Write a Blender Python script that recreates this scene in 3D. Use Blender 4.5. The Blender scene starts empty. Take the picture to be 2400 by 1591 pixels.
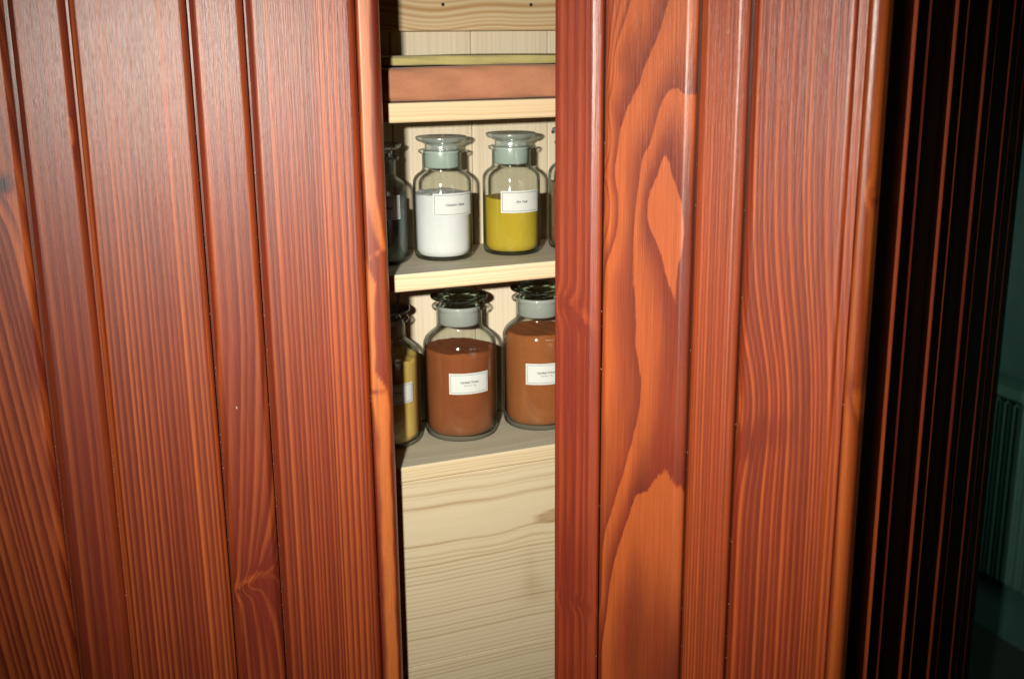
import bpy, bmesh, math, random
import numpy as np
from mathutils import Vector, Matrix

random.seed(7)
rng = np.random.default_rng(11)
sc = bpy.context.scene
R_ = math.radians

# ------------------------------------------------------------------ camera, world, flash, exposure
pitch, roll = R_(14.683), R_(0.489)
cam_d = bpy.data.cameras.new('camera')
cam = bpy.data.objects.new('camera', cam_d)
sc.collection.objects.link(cam)
sc.camera = cam
fw = Vector((0, math.cos(pitch), -math.sin(pitch)))
r0 = Vector((1, 0, 0)); u0 = r0.cross(fw)
rt = math.cos(roll) * r0 - math.sin(roll) * u0
up = math.sin(roll) * r0 + math.cos(roll) * u0
M = Matrix(((rt.x, up.x, -fw.x, 0), (rt.y, up.y, -fw.y, 0), (rt.z, up.z, -fw.z, 1.5), (0, 0, 0, 1)))
cam.matrix_world = M
cam_d.sensor_width = 36; cam_d.lens = 40.5
cam_d.clip_start = 0.02; cam_d.clip_end = 60
cam_d.dof.use_dof = True
cam_d.dof.focus_distance = 1.0
cam_d.dof.aperture_fstop = 11.0

w = bpy.data.worlds.new('World'); sc.world = w; w.use_nodes = True
bg = w.node_tree.nodes['Background']
bg.inputs[0].default_value = (0.35, 0.75, 0.70, 1); bg.inputs[1].default_value = 0.0032

FLASH_POWER = 2.8
ld = bpy.data.lights.new('camera_flash', 'AREA')
ld.shape = 'RECTANGLE'; ld.size = 0.034; ld.size_y = 0.020
ld.energy = FLASH_POWER; ld.color = (1.0, 0.95, 0.83); ld.spread = R_(62)
fl = bpy.data.objects.new('camera_flash', ld); sc.collection.objects.link(fl)
fl.location = (-0.131, -0.005, 1.540)
aim = Vector((-0.03, 1.0, 1.26)) - Vector(fl.location)
fl.rotation_euler = aim.to_track_quat('-Z', 'Y').to_euler()

sc.view_settings.view_transform = 'Standard'; sc.view_settings.look = 'None'
sc.view_settings.exposure = 0; sc.view_settings.gamma = 1
sc.cycles.max_bounces = 14; sc.cycles.transmission_bounces = 12; sc.cycles.transparent_max_bounces = 24
sc.cycles.caustics_refractive = False; sc.cycles.caustics_reflective = False

# unseen fill light added behind the cabinet to brighten the far wall and radiator
rl = bpy.data.lights.new('added_wall_fill', 'AREA'); rl.size = 0.35; rl.energy = 0.55; rl.color = (0.88, 1.0, 0.86)
ro = bpy.data.objects.new('added_wall_fill', rl); sc.collection.objects.link(ro); ro.location = (0.50, 2.75, 0.98)
ro.rotation_euler = (Vector((1.15, 2.55, 0.85)) - Vector(ro.location)).to_track_quat('-Z', 'Y').to_euler()

# ------------------------------------------------------------------ node helper
class NT:
    def __init__(s, name):
        s.m = bpy.data.materials.new(name); s.m.use_nodes = True
        s.t = s.m.node_tree; s.t.nodes.clear()
        s.out = s.t.nodes.new('ShaderNodeOutputMaterial')
    def n(s, typ, **kw):
        nd = s.t.nodes.new('ShaderNode' + typ)
        for k, v in kw.items(): setattr(nd, k, v)
        return nd
    def put(s, sock, v):
        if isinstance(v, bpy.types.NodeSocket): s.t.links.new(v, sock)
        elif v is not None:
            if sock.type == 'RGBA' and len(v) == 3: v = (*v, 1)
            sock.default_value = v
    def math(s, op, a, b=None, c=None, clamp=False):
        nd = s.n('Math', operation=op, use_clamp=clamp)
        for i, v in enumerate((a, b, c)):
            if v is not None: s.put(nd.inputs[i], v)
        return nd.outputs[0]
    def smooth(s, x, a, b, lo=0.0, hi=1.0):
        nd = s.n('MapRange', interpolation_type='SMOOTHSTEP')
        for i, v in enumerate((x, a, b, lo, hi)): s.put(nd.inputs[i], v)
        return nd.outputs[0]
    def attr(s, name): return s.n('Attribute', attribute_name=name).outputs['Fac']
    def pos(s): return s.n('TexCoord').outputs['Object']
    def scaled(s, v, sc_, off=(0, 0, 0)):
        nd = s.n('Mapping'); s.put(nd.inputs['Vector'], v); nd.inputs['Scale'].default_value = sc_; nd.inputs['Location'].default_value = off
        return nd.outputs[0]
    def noise(s, v, scale=1.0, detail=2.0, rough=0.5, out='Fac'):
        nd = s.n('TexNoise'); s.put(nd.inputs['Vector'], v); nd.inputs['Scale'].default_value = scale
        nd.inputs['Detail'].default_value = detail; nd.inputs['Roughness'].default_value = rough
        return nd.outputs[out]
    def white(s, v):
        nd = s.n('TexWhiteNoise', noise_dimensions='1D'); s.put(nd.inputs['W'], v); return nd.outputs['Value']
    def mix(s, f, a, b, mode='MIX'):
        nd = s.n('Mix', data_type='RGBA', blend_type=mode)
        s.put(nd.inputs[0], f); s.put(nd.inputs[6], a); s.put(nd.inputs[7], b); return nd.outputs[2]
    def bump(s, h, strength=0.3, dist=0.001):
        nd = s.n('Bump'); nd.inputs['Strength'].default_value = strength; nd.inputs['Distance'].default_value = dist
        s.put(nd.inputs['Height'], h); return nd.outputs[0]
    def principled(s, base, rough, normal=None, **kw):
        nd = s.n('BsdfPrincipled'); s.put(nd.inputs['Base Color'], base); s.put(nd.inputs['Roughness'], rough)
        if normal is not None: s.put(nd.inputs['Normal'], normal)
        for k, v in kw.items(): s.put(nd.inputs[k.replace('_', ' ')], v)
        s.t.links.new(nd.outputs[0], s.out.inputs[0]); return nd

def wood(name, dark, light, red=None, axis='z', seed=0.0, jag=0.12, sharp=0.10, tail=0.85, rough=0.40,
         fibre=0.25, blotch=0.5, contrast=1.0, ringvar=0.6, spec=0.5, coat=0.0, bump=0.25, speck=0.0, warpn=0.10):
    """grain from the per-vertex 'ring' coordinate; axis = the direction the fibres run"""
    T = NT(name); p = T.pos()
    st = {'z': ((1, 1, 0.035), (1, 1, 0.12)), 'x': ((0.035, 1, 1), (0.12, 1, 1))}[axis]
    off = (seed * 3.1, seed * 1.7, seed * 2.3)
    ring = T.attr('ring'); tone = T.attr('tone')
    nj = T.noise(T.scaled(p, st[1], off), 420, 3, 0.6)
    nw = T.noise(T.scaled(p, tuple(6 * c for c in st[1]), off), 9, 2)
    r = T.math('ADD', ring, T.math('MULTIPLY', T.math('SUBTRACT', nj, 0.5), jag))
    r = T.math('ADD', r, T.math('MULTIPLY', T.math('SUBTRACT', nw, 0.5), warpn))
    r = T.math('ADD', r, 50.0)
    f = T.math('FRACT', r); idr = T.math('FLOOR', r); h = T.white(T.math('ADD', idr, seed * 7.7))
    rise = T.smooth(f, 0.0, sharp)
    fall = T.smooth(f, T.math('MULTIPLY', h, 0.3), T.math('ADD', T.math('MULTIPLY', h, 0.25), tail), 1.0, 0.0)
    g = T.math('MULTIPLY', rise, fall)
    g = T.math('MULTIPLY', g, T.math('ADD', T.math('MULTIPLY', h, ringvar), 1.0 - ringvar))
    bl = T.noise(T.scaled(p, tuple(5 * c for c in st[0]), off), 14, 2)
    g = T.math('MULTIPLY', g, T.math('ADD', T.math('MULTIPLY', bl, 0.7), 0.65))
    g = T.math('ADD', T.math('MULTIPLY', g, contrast), tone, clamp=True)
    col = T.mix(g, dark, light)
    if red: col = T.mix(T.math('MULTIPLY', T.smooth(T.noise(T.scaled(p, tuple(3 * c for c in st[0]), off[::-1]), 22, 2), 0.38, 0.68), blotch), col, T.mix(g, red, light))
    fb = T.noise(T.scaled(p, tuple(c * 0.6 if c < 1 else c for c in st[0]), off), 1050, 3, 0.75)
    fb2 = T.noise(p, 1400, 2, 0.8)
    fb3 = T.noise(T.scaled(p, st[0], off), 420, 2, 0.6)
    fb = T.math('ADD', T.math('MULTIPLY', fb, 0.65), T.math('MULTIPLY', fb3, 0.35))
    k = T.math('ADD', T.math('MULTIPLY', T.math('SUBTRACT', fb, 0.5), fibre * 1.6), T.math('MULTIPLY', T.math('SUBTRACT', fb2, 0.5), fibre * 1.1))
    k = T.math('ADD', k, 1.0)
    kc = T.n('CombineColor'); [T.put(kc.inputs[i], k) for i in range(3)]
    col = T.mix(1.0, col, kc.outputs[0], 'MULTIPLY')
    # darken where tone is strongly negative (knots, resin)
    dk = T.smooth(tone, -2.0, -0.6, 0.22, 1.0)
    kd = T.n('CombineColor'); [T.put(kd.inputs[i], dk) for i in range(3)]
    col = T.mix(1.0, col, kd.outputs[0], 'MULTIPLY')
    if speck:
        sp = T.smooth(T.noise(p, 900, 1, 0.5), 0.74, 0.78)
        col = T.mix(T.math('MULTIPLY', sp, speck), col, (0.6, 0.5, 0.42))
    hgt = fb
    nrm = T.bump(hgt, bump, 0.0006)
    rg = T.math('ADD', T.math('MULTIPLY', T.math('SUBTRACT', g, 0.5), 0.05), rough)
    T.principled(col, rg, nrm, Specular_IOR_Level=spec, Coat_Weight=coat, Coat_Roughness=0.30)
    return T.m

DARK = (0.150, 0.0180, 0.0070); LIGHT = (0.47, 0.097, 0.0160); RED = (0.225, 0.0245, 0.0088)
def stained(seed, **kw):
    a = dict(dark=DARK, light=LIGHT, red=RED, seed=seed, rough=0.42, spec=0.80, coat=0.0, fibre=0.8, bump=0.5); a.update(kw)
    return wood('stained_pine', **a)

# ------------------------------------------------------------------ mesh helpers
def link(o, parent=None):
    sc.collection.objects.link(o)
    if parent is not None: o.parent = parent
    return o
def mesh_obj(name, verts, faces, mat, parent=None, smooth=False, ring=None, tone=None):
    me = bpy.data.meshes.new(name); me.from_pydata([tuple(map(float, v)) for v in verts], [], faces)
    me.materials.append(mat)
    for nm, a in (('ring', ring), ('tone', tone)):
        if a is not None:
            at = me.attributes.new(nm, 'FLOAT', 'POINT'); at.data.foreach_set('value', np.asarray(a, dtype=np.float32).ravel())
    if smooth: me.polygons.foreach_set('use_smooth', [True] * len(me.polygons))
    bm = bmesh.new(); bm.from_mesh(me); bmesh.ops.recalc_face_normals(bm, faces=bm.faces); bm.to_mesh(me); bm.free()
    return link(bpy.data.objects.new(name, me), parent)
def empty(name, loc, yaw=0, parent=None):
    o = bpy.data.objects.new(name, None); o.location = loc; o.rotation_euler = (0, 0, R_(yaw)); o.empty_display_size = 0.05
    return link(o, parent)
def tag(o, label, cat, group=None):
    o['label'] = label; o['category'] = cat
    if group: o['group'] = group
    return o

def bevel_pts(s, side, a=0.0068, d=0.0036, slot=0.0013, deep=0.012, pw=1.45):
    """front outline of a board's long edge: chamfer of width a and depth d, then the slot wall"""
    k = 1 if side == 'L' else -1
    e = s + k * slot                        # edge of the slot
    b = s + k * a
    P = [(e, deep), (e, d + 0.0006), (e + k * 0.0005, d)] + [(b - k * (a - slot - 0.0005) * t, d * t ** pw * 0.95) for t in (0.85, 0.68, 0.5, 0.34, 0.2, 0.08)] + [(b + k * 0.0004, 0.0), (b + k * 0.0012, 0)]
    return P if side == 'L' else P[::-1]
def dense(P, step):
    out = [P[0]]
    for a, b in zip(P[:-1], P[1:]):
        n = max(1, int(abs(b[0] - a[0]) / step + 0.5))
        for i in range(1, n + 1): out.append((a[0] + (b[0] - a[0]) * i / n, a[1] + (b[1] - a[1]) * i / n))
    return out
def board(name, P, zs, mat, parent, ringf, tonef=None, back=0.018, axis='z', warp=0.0):
    """P: front outline [(s, depth)] ; zs: rows ; closed at the back"""
    P = np.array(P); n = len(P); m = len(zs)
    S, Z = np.meshgrid(P[:, 0], zs); Y = np.tile(P[:, 1], (m, 1)) + warp * np.sin(Z * 7 + P[0, 0] * 90)
    V = np.stack([S, Y, Z], -1).reshape(-1, 3)
    ring = ringf(S, Z).reshape(-1); tone = (tonef(S, Z) if tonef else np.zeros_like(S)).reshape(-1)
    F = [(j * n + i, j * n + i + 1, (j + 1) * n + i + 1, (j + 1) * n + i) for j in range(m - 1) for i in range(n - 1)]
    b = len(V)
    bk = [(P[0, 0], back, zs[0]), (P[-1, 0], back, zs[0]), (P[-1, 0], back, zs[-1]), (P[0, 0], back, zs[-1])]
    V = np.concatenate([V, np.array(bk)])
    F.append((b, b + 3, b + 2, b + 1))
    F.append(tuple([j * n for j in range(m)] + [b + 3, b]))
    F.append(tuple([j * n + n - 1 for j in range(m)][::-1] + [b + 1, b + 2]))
    F.append(tuple(list(range(n))[::-1] + [b, b + 1]))
    F.append(tuple([(m - 1) * n + i for i in range(n)] + [b + 2, b + 3]))
    ring = np.concatenate([ring, [0] * 4]); tone = np.concatenate([tone, [0] * 4])
    return mesh_obj(name, V, F, mat, parent, True, ring, tone)

ZR = np.concatenate([[0.0, 0.5], np.linspace(0.85, 1.6, 190), [1.8, 2.0]])
def wob(z, seed, amp=1.0):
    g = np.random.default_rng(seed); o = 0
    for k in range(4): o = o + g.uniform(-1, 1) * np.sin(z * g.uniform(2, 14) + g.uniform(0, 6)) / (k + 1)
    return o * amp
def rings_random(s0, s1, mean, seed, slope=0.0, wave=0.0012, spread=0.0, jit=0.45):
    """near-parallel grain lines with irregular spacing"""
    g = np.random.default_rng(seed)
    edges = [s0 - 0.3]
    while edges[-1] < s1 + 0.3: edges.append(edges[-1] + mean * g.uniform(1 - jit, 1 + jit))
    edges = np.array(edges); idx = np.arange(len(edges))
    def f(S, Z):
        x = S + slope * (Z - 1.25) + wave * wob(Z, seed) + spread * (S - (s0 + s1) / 2) * (Z - 1.25)
        return np.interp(x, edges, idx)
    return f
def gauss(S, Z, s, z, a, b, ang=0.0):
    c, n = math.cos(ang), math.sin(ang); x = (S - s) * c + (Z - z) * n; y = -(S - s) * n + (Z - z) * c
    return np.exp(-(x / a) ** 2 - (y / b) ** 2)

# ------------------------------------------------------------------ cabinet
cabinet = tag(empty('wooden_cabinet', (0.0, 1.0, 0.0)), 'red-brown stained pine board cabinet with its pale shelves showing between two doors', 'cabinet')
C0 = Vector((0.0, 1.0, 0.0))
groove_m = wood('groove_tongue', (0.10, 0.018, 0.010), (0.34, 0.075, 0.02), seed=3.3, rough=0.35, speck=0.3)

def slab(name, s0, s1, z0, z1, y0, y1, mat, parent, ring=None, tone=None, nz=2, ns=2):
    """plain slab with a small chamfer, front face gridded when it carries grain"""
    c = 0.0009
    P = [(s0, y0 + c), (s0 + c * .3, y0 + c * .3), (s0 + c, y0)] + [(s, y0) for s in np.linspace(s0 + c, s1 - c, ns)[1:-1]] + [(s1 - c, y0), (s1 - c * .3, y0 + c * .3), (s1, y0 + c)]
    zs = np.linspace(z0, z1, nz)
    o = board(name, P, zs, mat, parent, ring or (lambda S, Z: S * 200), tone, back=y1)
    return o

# ---- left door
ldoor_o = Vector((-0.1072, 1.0, 0.0))
door_m = stained(1.0)
SL = [-0.6500, -0.5590, -0.5110, -0.4210, -0.3740, -0.2922, -0.2471, -0.1556, -0.1109, -0.0210]
SL[0:6] = [-0.5935, -0.5012, -0.4558, -0.3837+0.0, -0.3837, -0.2922]  # cladding pitch continued to the left
SL = [-0.6395, -0.5475, -0.5018, -0.4303, -0.3850, -0.2922, -0.2471, -0.1556, -0.1109, -0.0210]
backl = slab('door', -0.640, -0.004, 0.0, 2.0, 0.0105, 0.024, groove_m, cabinet, ns=12, nz=60)
backl.location = ldoor_o - C0; backl.rotation_euler = (0, 0, R_(15))
backl['label'] = 'left door ajar, with grey sheen on its stained boards'

def ring_b0(S, Z):      # slanting, spreading lines round a grey knot
    x = S + 0.115 * (Z - 1.0) + 0.00
    base = rings_random(-0.40, -0.28, 0.0066, 21, wave=0.0)(x, Z)
    base = base + 1.3 * gauss(S, Z, -0.318, 1.388, 0.014, 0.03)
    return base
def tone_b0(S, Z):
    t = -2.8 * gauss(S, Z, -0.3095, 1.390, 0.0075, 0.0058)
    for z, h, am in ((1.455, 0.035, 0.5), (1.385, 0.024, .65), (1.322, 0.026, .75), (1.19, 0.028, .6), (1.085, 0.02, .35)):
        t = t + am * gauss(S, Z, -0.2985 - 0.000, z, 0.0042, h, 0.03)
    t = t - 0.35 * gauss(S, Z, -0.297, 1.44, 0.007, 0.03) - .3 * gauss(S, Z, -0.2965, 1.26, .006, .03)
    return t
def ring_b1(S, Z):
    r = rings_random(-0.292, -0.247, 0.0078, 5, slope=0.004)(S, Z)
    return r + 0.9 * gauss(S, Z, -0.2555, 1.437, 0.004, 0.006) + 1.2 * gauss(S, Z, -0.2535, 1.428, 0.003, 0.016)
def tone_b1(S, Z): return 0.45 * gauss(S, Z, -0.2522, 1.424, 0.0016, 0.006) - 0.25 * gauss(S, Z, -0.2515, 1.41, .001, .01) + .35 * gauss(S, Z, -0.2537, 1.2, .0018, .5)
def ring_b3(S, Z):
    dz = Z - 1.0235 - 0.30 * (S + 0.134)
    r = rings_random(-0.155, -0.11, 0.0078, 8, slope=-0.01)(S + 0.055 * np.clip(1.25 - Z, 0, .2), Z)
    r = r + 2.6 * np.exp(-np.abs(dz) / 0.035) * np.clip((S + 0.156) / 0.03, 0, 1)
    return r + 2.2 * gauss(S, Z, -0.138, 1.018, 0.014, 0.0075, 0.55)
def tone_b3(S, Z):
    return 0.55 * gauss(S, Z, -0.137, 1.0235, 0.019, 0.0032, 0.48) - 0.55 * gauss(S, Z, -0.127, 1.034, 0.010, 0.0025, 0.3) \
        - 0.7 * gauss(S, Z, -0.1455, 1.0155, 0.006, 0.0012, 0.5) - 0.25 * gauss(S, Z, -0.13, 1.0, 0.02, 0.06) + 0.3 * gauss(S, Z, -0.1500, 0.995, 0.0018, 0.05)
RL = {-0.6395: (ring_b1, None)}
seg = list(zip(SL[:-1], SL[1:]))
for i, (a, b) in enumerate(seg):
    wide = (b - a) > 0.06
    rf = rings_random(a, b, 0.0046 if wide else 0.0075, 100 + i, slope=0.004 * (-1) ** i); tf = None
    kw = dict(seed=1.0 + i * 1.37, jag=0.16)
    if i == 4: rf, tf = ring_b0, tone_b0; kw.update(contrast=0.9, sharp=0.2)
    elif i == 5: rf, tf = ring_b1, tone_b1; kw.update(contrast=0.62, sharp=0.25)
    elif i == 6: rf = rings_random(a, b, 0.0047, 31, slope=0.0, wave=0.0014, spread=0.10, jit=0.5); kw.update(contrast=1.0, sharp=0.25, tail=0.8); tf = lambda S, Z: 0.12 * np.clip((S + 0.2) / 0.04, 0, 1)
    elif i == 7: rf, tf = ring_b3, tone_b3; kw.update(contrast=0.6, sharp=0.3)
    elif i == 8: rf = rings_random(a, b, 0.0046, 44, slope=0.0, wave=0.0007, jit=0.5); kw.update(contrast=0.85, sharp=0.3)
    P = dense(bevel_pts(a, 'L', slot=0.0024 if i == 5 else 0.0013) + bevel_pts(b, 'R', slot=0.0013 if i < 8 else 0.0006), 0.0022)
    o = board('board', P, ZR, stained(**kw), backl, rf, tf, back=0.0104)
# edge moulding of the left door
a, b = -0.0210, 0.0
P = [(a + 0.0006, 0.010), (a + 0.0006, 0.0012), (a + 0.0012, 0.0002), (a + 0.0022, -0.0006)]
for t in np.linspace(0, 1, 9)[1:]: P.append((a + 0.0022 + 0.0105 * t, -0.0006 - 0.0006 * math.sin(t * math.pi / 2) + 0.0003 * t))
for t in np.linspace(0, math.pi / 2, 12)[1:]: P.append((a + 0.0127 + 0.0083 * math.sin(t), -0.0009 + 0.0110 * (1 - math.cos(t))))
P.append((b, 0.022))
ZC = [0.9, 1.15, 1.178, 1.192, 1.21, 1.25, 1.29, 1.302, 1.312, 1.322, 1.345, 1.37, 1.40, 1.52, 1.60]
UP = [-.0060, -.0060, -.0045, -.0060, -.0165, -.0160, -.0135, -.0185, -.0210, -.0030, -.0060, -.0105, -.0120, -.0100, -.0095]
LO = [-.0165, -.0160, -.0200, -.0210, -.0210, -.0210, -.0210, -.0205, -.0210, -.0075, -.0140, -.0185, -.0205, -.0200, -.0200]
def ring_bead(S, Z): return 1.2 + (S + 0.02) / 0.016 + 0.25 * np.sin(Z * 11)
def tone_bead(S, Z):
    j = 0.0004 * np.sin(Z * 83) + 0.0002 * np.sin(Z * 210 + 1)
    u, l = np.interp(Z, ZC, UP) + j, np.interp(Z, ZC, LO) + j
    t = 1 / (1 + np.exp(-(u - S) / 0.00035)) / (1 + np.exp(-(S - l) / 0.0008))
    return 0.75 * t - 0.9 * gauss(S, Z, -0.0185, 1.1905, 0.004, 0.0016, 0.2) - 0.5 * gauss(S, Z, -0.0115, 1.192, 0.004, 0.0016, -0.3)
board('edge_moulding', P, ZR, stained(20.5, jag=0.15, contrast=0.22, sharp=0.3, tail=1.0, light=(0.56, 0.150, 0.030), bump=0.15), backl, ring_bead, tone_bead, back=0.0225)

# ---- right front
rdoor_o = Vector((0.2266, 0.72, 0.0))
SRR = [-0.2318, -0.1942, -0.1226, -0.0860, -0.0101]
backr = slab('door', -0.2312, -0.0030, 0.0, 2.0, 0.0105, 0.024, groove_m, cabinet, ns=8, nz=60)
backr.location = rdoor_o - C0; backr.rotation_euler = (0, 0, R_(-33))
backr['label'] = 'right door with wild flame-figured board beside narrow strips'

FIG = [(-0.1913, 1.4288, -2), (-0.1878, 1.4903, -2), (-0.1843, 1.5242, -2), (-0.1918, 1.3925, -1), (-0.1884, 1.4672, -1), (-0.1794, 1.5241, -1), (-0.1719, 1.524, 0), (-0.1837, 1.4874, 0), (-0.1882, 1.4526, 0), (-0.1923, 1.4016, 0), (-0.1443, 1.5233, 1), (-0.1576, 1.4875, 1), (-0.1668, 1.4646, 1), (-0.1763, 1.4441, 1), (-0.1825, 1.4082, 1), (-0.1883, 1.3401, 1), (-0.1915, 1.282, 1), (-0.13, 1.4638, 2), (-0.141, 1.4656, 2), (-0.1501, 1.4477, 2), (-0.1546, 1.4302, 2), (-0.1608, 1.4182, 2), (-0.1631, 1.4003, 2), (-0.1651, 1.3852, 2), (-0.1664, 1.3668, 2), (-0.1647, 1.3174, 2), (-0.1628, 1.2762, 2), (-0.1586, 1.2444, 2), (-0.1649, 1.2101, 2), (-0.1716, 1.1817, 2), (-0.1802, 1.1521, 2), (-0.1882, 1.1183, 2), (-0.1899, 1.0743, 2), (-0.1439, 1.4214, 3), (-0.1506, 1.404, 3), (-0.1559, 1.3888, 3), (-0.1555, 1.3738, 3), (-0.146, 1.3534, 3), (-0.1413, 1.3386, 3), (-0.1352, 1.3208, 3), (-0.131, 1.3457, 3), (-0.1273, 1.37, 3), (-0.1305, 1.3905, 3), (-0.1378, 1.4106, 3), (-0.1417, 1.1895, 3), (-0.1535, 1.1718, 3), (-0.1605, 1.1668, 3), (-0.169, 1.1406, 3), (-0.1777, 1.1102, 3), (-0.1828, 1.0763, 3), (-0.1872, 1.038, 3), (-0.1453, 1.3895, 3.25), (-0.1416, 1.3719, 3.25), (-0.1346, 1.3574, 3.25), (-0.1414, 1.1123, 3.5), (-0.1538, 1.0258, 3.85), (-0.1327, 1.0542, 3.85), (-0.1361, 1.1755, 3.12), (-0.1253, 1.161, 3.12), (-0.1387, 1.2701, 2.75), (-0.1443, 1.2239, 2.75), (-0.1274, 1.2269, 2.75), (-0.143, 1.3012, 2.6), (-0.1355, 1.4903, 1.6), (-0.1700, 1.4400, 1.35), (-0.1755, 1.4000, 1.35), (-0.1690, 1.4000, 1.75), (-0.1735, 1.3477, 1.7), (-0.1600, 1.5100, 0.45), (-0.1790, 1.4700, 0.5), (-0.1308, 1.4398, 2.5), (-0.1541, 1.3434, 2.5)]
FIG += [(-0.1926, 1.20, 1.5), (-0.1926, 1.0, 2.6), (-0.15, 0.9, 4.0), (-0.1924, 0.9, 3.0), (-0.1245, 0.95, 4.2), (-0.1245, 1.6, .8), (-0.18, 1.65, -1.5), (-0.15, 1.62, 0.2)]
def rbf(pts, az=0.33):
    A = np.array(pts); X = np.stack([A[:, 0], A[:, 1] * az], 1)
    def U(r): return np.where(r > 1e-9, r * r * np.log(np.maximum(r, 1e-9)), 0)
    n = len(X); D = np.linalg.norm(X[:, None] - X[None], axis=-1)
    K = U(D) + np.eye(n) * 1e-7; Pm = np.c_[np.ones(n), X]
    L = np.block([[K, Pm], [Pm.T, np.zeros((3, 3))]]); wv = np.linalg.solve(L, np.r_[A[:, 2], 0, 0, 0])
    def f(S, Z):
        Zc = np.clip(Z, 0.85, 1.65)
        Q = np.stack([S.ravel(), Zc.ravel() * az], 1); D = np.linalg.norm(Q[:, None] - X[None], axis=-1)
        return (U(D) @ wv[:n] + wv[n] + Q @ wv[n + 1:]).reshape(S.shape)
    return f
fig_f = rbf(FIG)
def ring_r0(S, Z):
    r = rings_random(-0.232, -0.194, 0.0062, 61, wave=0.0006)(S, Z)
    return r + 1.1 * gauss(S, Z, -0.221, 1.306, 0.012, 0.010, -0.6) + .8 * gauss(S, Z, -0.215, 1.063, .02, .006, -.2)
def tone_r0(S, Z):
    t = -0.9 * gauss(S, Z, -0.2205, 1.3045, 0.0065, 0.0017, -0.75) - 0.5 * gauss(S, Z, -0.2085, 1.292, 0.008, 0.003, -0.9)
    t = t + 0.30 * gauss(S, Z, -0.2060, 1.2985, 0.008, 0.004, -0.8) - 0.55 * gauss(S, Z, -0.2165, 1.0685, 0.013, 0.0013, -0.42)
    t = t - 0.18 * gauss(S, Z, -0.212, 1.25, 0.02, 0.05) - .2 * gauss(S, Z, -.22, 1.09, .02, .04)
    return t + 0.2 * np.clip((S + 0.2005) / 0.003, 0, 1)
def tone_r1(S, Z): return 0.0 + 0.08 * gauss(S, Z, -0.185, 1.3, .01, .1)
def ring_r3(S, Z):      # fine lines swirling past a knot at the left edge
    bow = 0.009 * np.exp(-((Z - 1.255) / 0.05) ** 2) * np.exp(-((S + 0.082) / 0.03) ** 2)
    flow = 0.0095 * np.tanh((1.32 - Z) / 0.075) * np.exp(-((S + 0.052) / 0.045) ** 2)
    g = rings_random(-0.09, -0.01, 0.0040, 77, wave=0.0006, jit=0.35)
    return g(S - bow - flow + 0.014, Z)
def tone_r3(S, Z):
    return 0.45 * gauss(S, Z, -0.0808, 1.247, 0.0016, 0.016, 0.1) - 0.45 * gauss(S, Z, -0.0765, 1.222, 0.006, 0.010) \
        - 0.28 * gauss(S, Z, -0.062, 1.235, 0.02, 0.010, 0.4) + 0.15 * np.clip((S + 0.024) / 0.004, 0, 1)
specs = [dict(seed=33.1, dark=(0.145, 0.0175, 0.0068), red=(0.20, 0.0235, 0.008), light=(0.46, 0.088, 0.015), contrast=0.30, sharp=0.3, jag=0.2), dict(seed=35.7, contrast=1.15, sharp=0.035, tail=1.0, jag=0.13, warpn=0.04, ringvar=0.12, fibre=0.7, dark=(0.130, 0.0190, 0.0080), light=(0.340, 0.068, 0.0125)),
         dict(seed=37.2, dark=(0.150, 0.0190, 0.0072), light=(0.50, 0.100, 0.0155), contrast=0.55, sharp=0.3, jag=0.22), dict(seed=39.9, dark=(0.165, 0.0215, 0.0076), light=(0.52, 0.106, 0.0155), contrast=0.66, sharp=0.3, jag=0.14, tail=0.7)]
rfs = [ring_r0, fig_f, rings_random(-0.1226, -0.086, 0.0032, 71, wave=0.0006), ring_r3]
tfs = [tone_r0, tone_r1, lambda S, Z: 0.12 + 0 * S, tone_r3]
for i in range(4):
    a, b = SRR[i], SRR[i + 1]
    if i == 0: P = [(a, 0.010), (a, 0.0012), (a + 0.0004, 0.0003), (a + 0.0012, 0)] + bevel_pts(b, 'R', pw=1.12)
    elif i == 3:
        e = -0.0177
        P = bevel_pts(a, 'L') + [(e - 0.003, 0), (e - 0.0022, 0.00008), (e - 0.0010, 0.0006), (e - 0.0002, 0.0014), (e, 0.0036), (e + 0.0004, 0.0041), (e + 0.0010, 0.0042), (b - 0.0024, 0.0042), (b - 0.0018, 0.0042), (b - 0.0014, 0.0046), (b - 0.0013, 0.0056), (b - 0.0013, 0.012)]
    else: P = bevel_pts(a, 'L') + bevel_pts(b, 'R', pw=1.12)
    board('board', dense(P, 0.0012 if i == 1 else 0.0020), ZR, stained(**specs[i]), backr, rfs[i], tfs[i], back=0.0104)
# corner post with its round nose
Pc = [(-0.0096, 0.012), (-0.0096, 0.0016), (-0.0090, 0.0004), (-0.0078, -0.0004)]
for t in np.linspace(0.0, 1.0, 22)[1:]:
    an = t * math.pi / 2 * 1.02
    Pc.append((-0.0078 + 0.0078 * math.sin(an), -0.0004 + 0.0080 * (1 - math.cos(an))))
Pc.append((0.0, 0.016))
def ring_post(S, Z): return 0.3 + (S + 0.009) / 0.012 + 0.35 * np.sin(Z * 9 + 1) + 0.9 * gauss(S, Z, -0.001, 1.403, 0.004, 0.006) + .5 * gauss(S, Z, -.004, 1.27, .004, .02, .3)
def tone_post(S, Z): return 0.25 * gauss(S, Z, -0.0005, 1.404, 0.0028, 0.006) - 0.5 * gauss(S, Z, 0.0008, 1.396, 0.003, 0.002) + .12
board('corner_post', Pc, ZR, stained(51.3, dark=(0.17, 0.025, 0.008), light=(0.56, 0.13, 0.019), rough=0.37, jag=0.08, contrast=0.8, sharp=0.3, tail=1.0), backr, ring_post, tone_post, back=0.0165)

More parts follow.
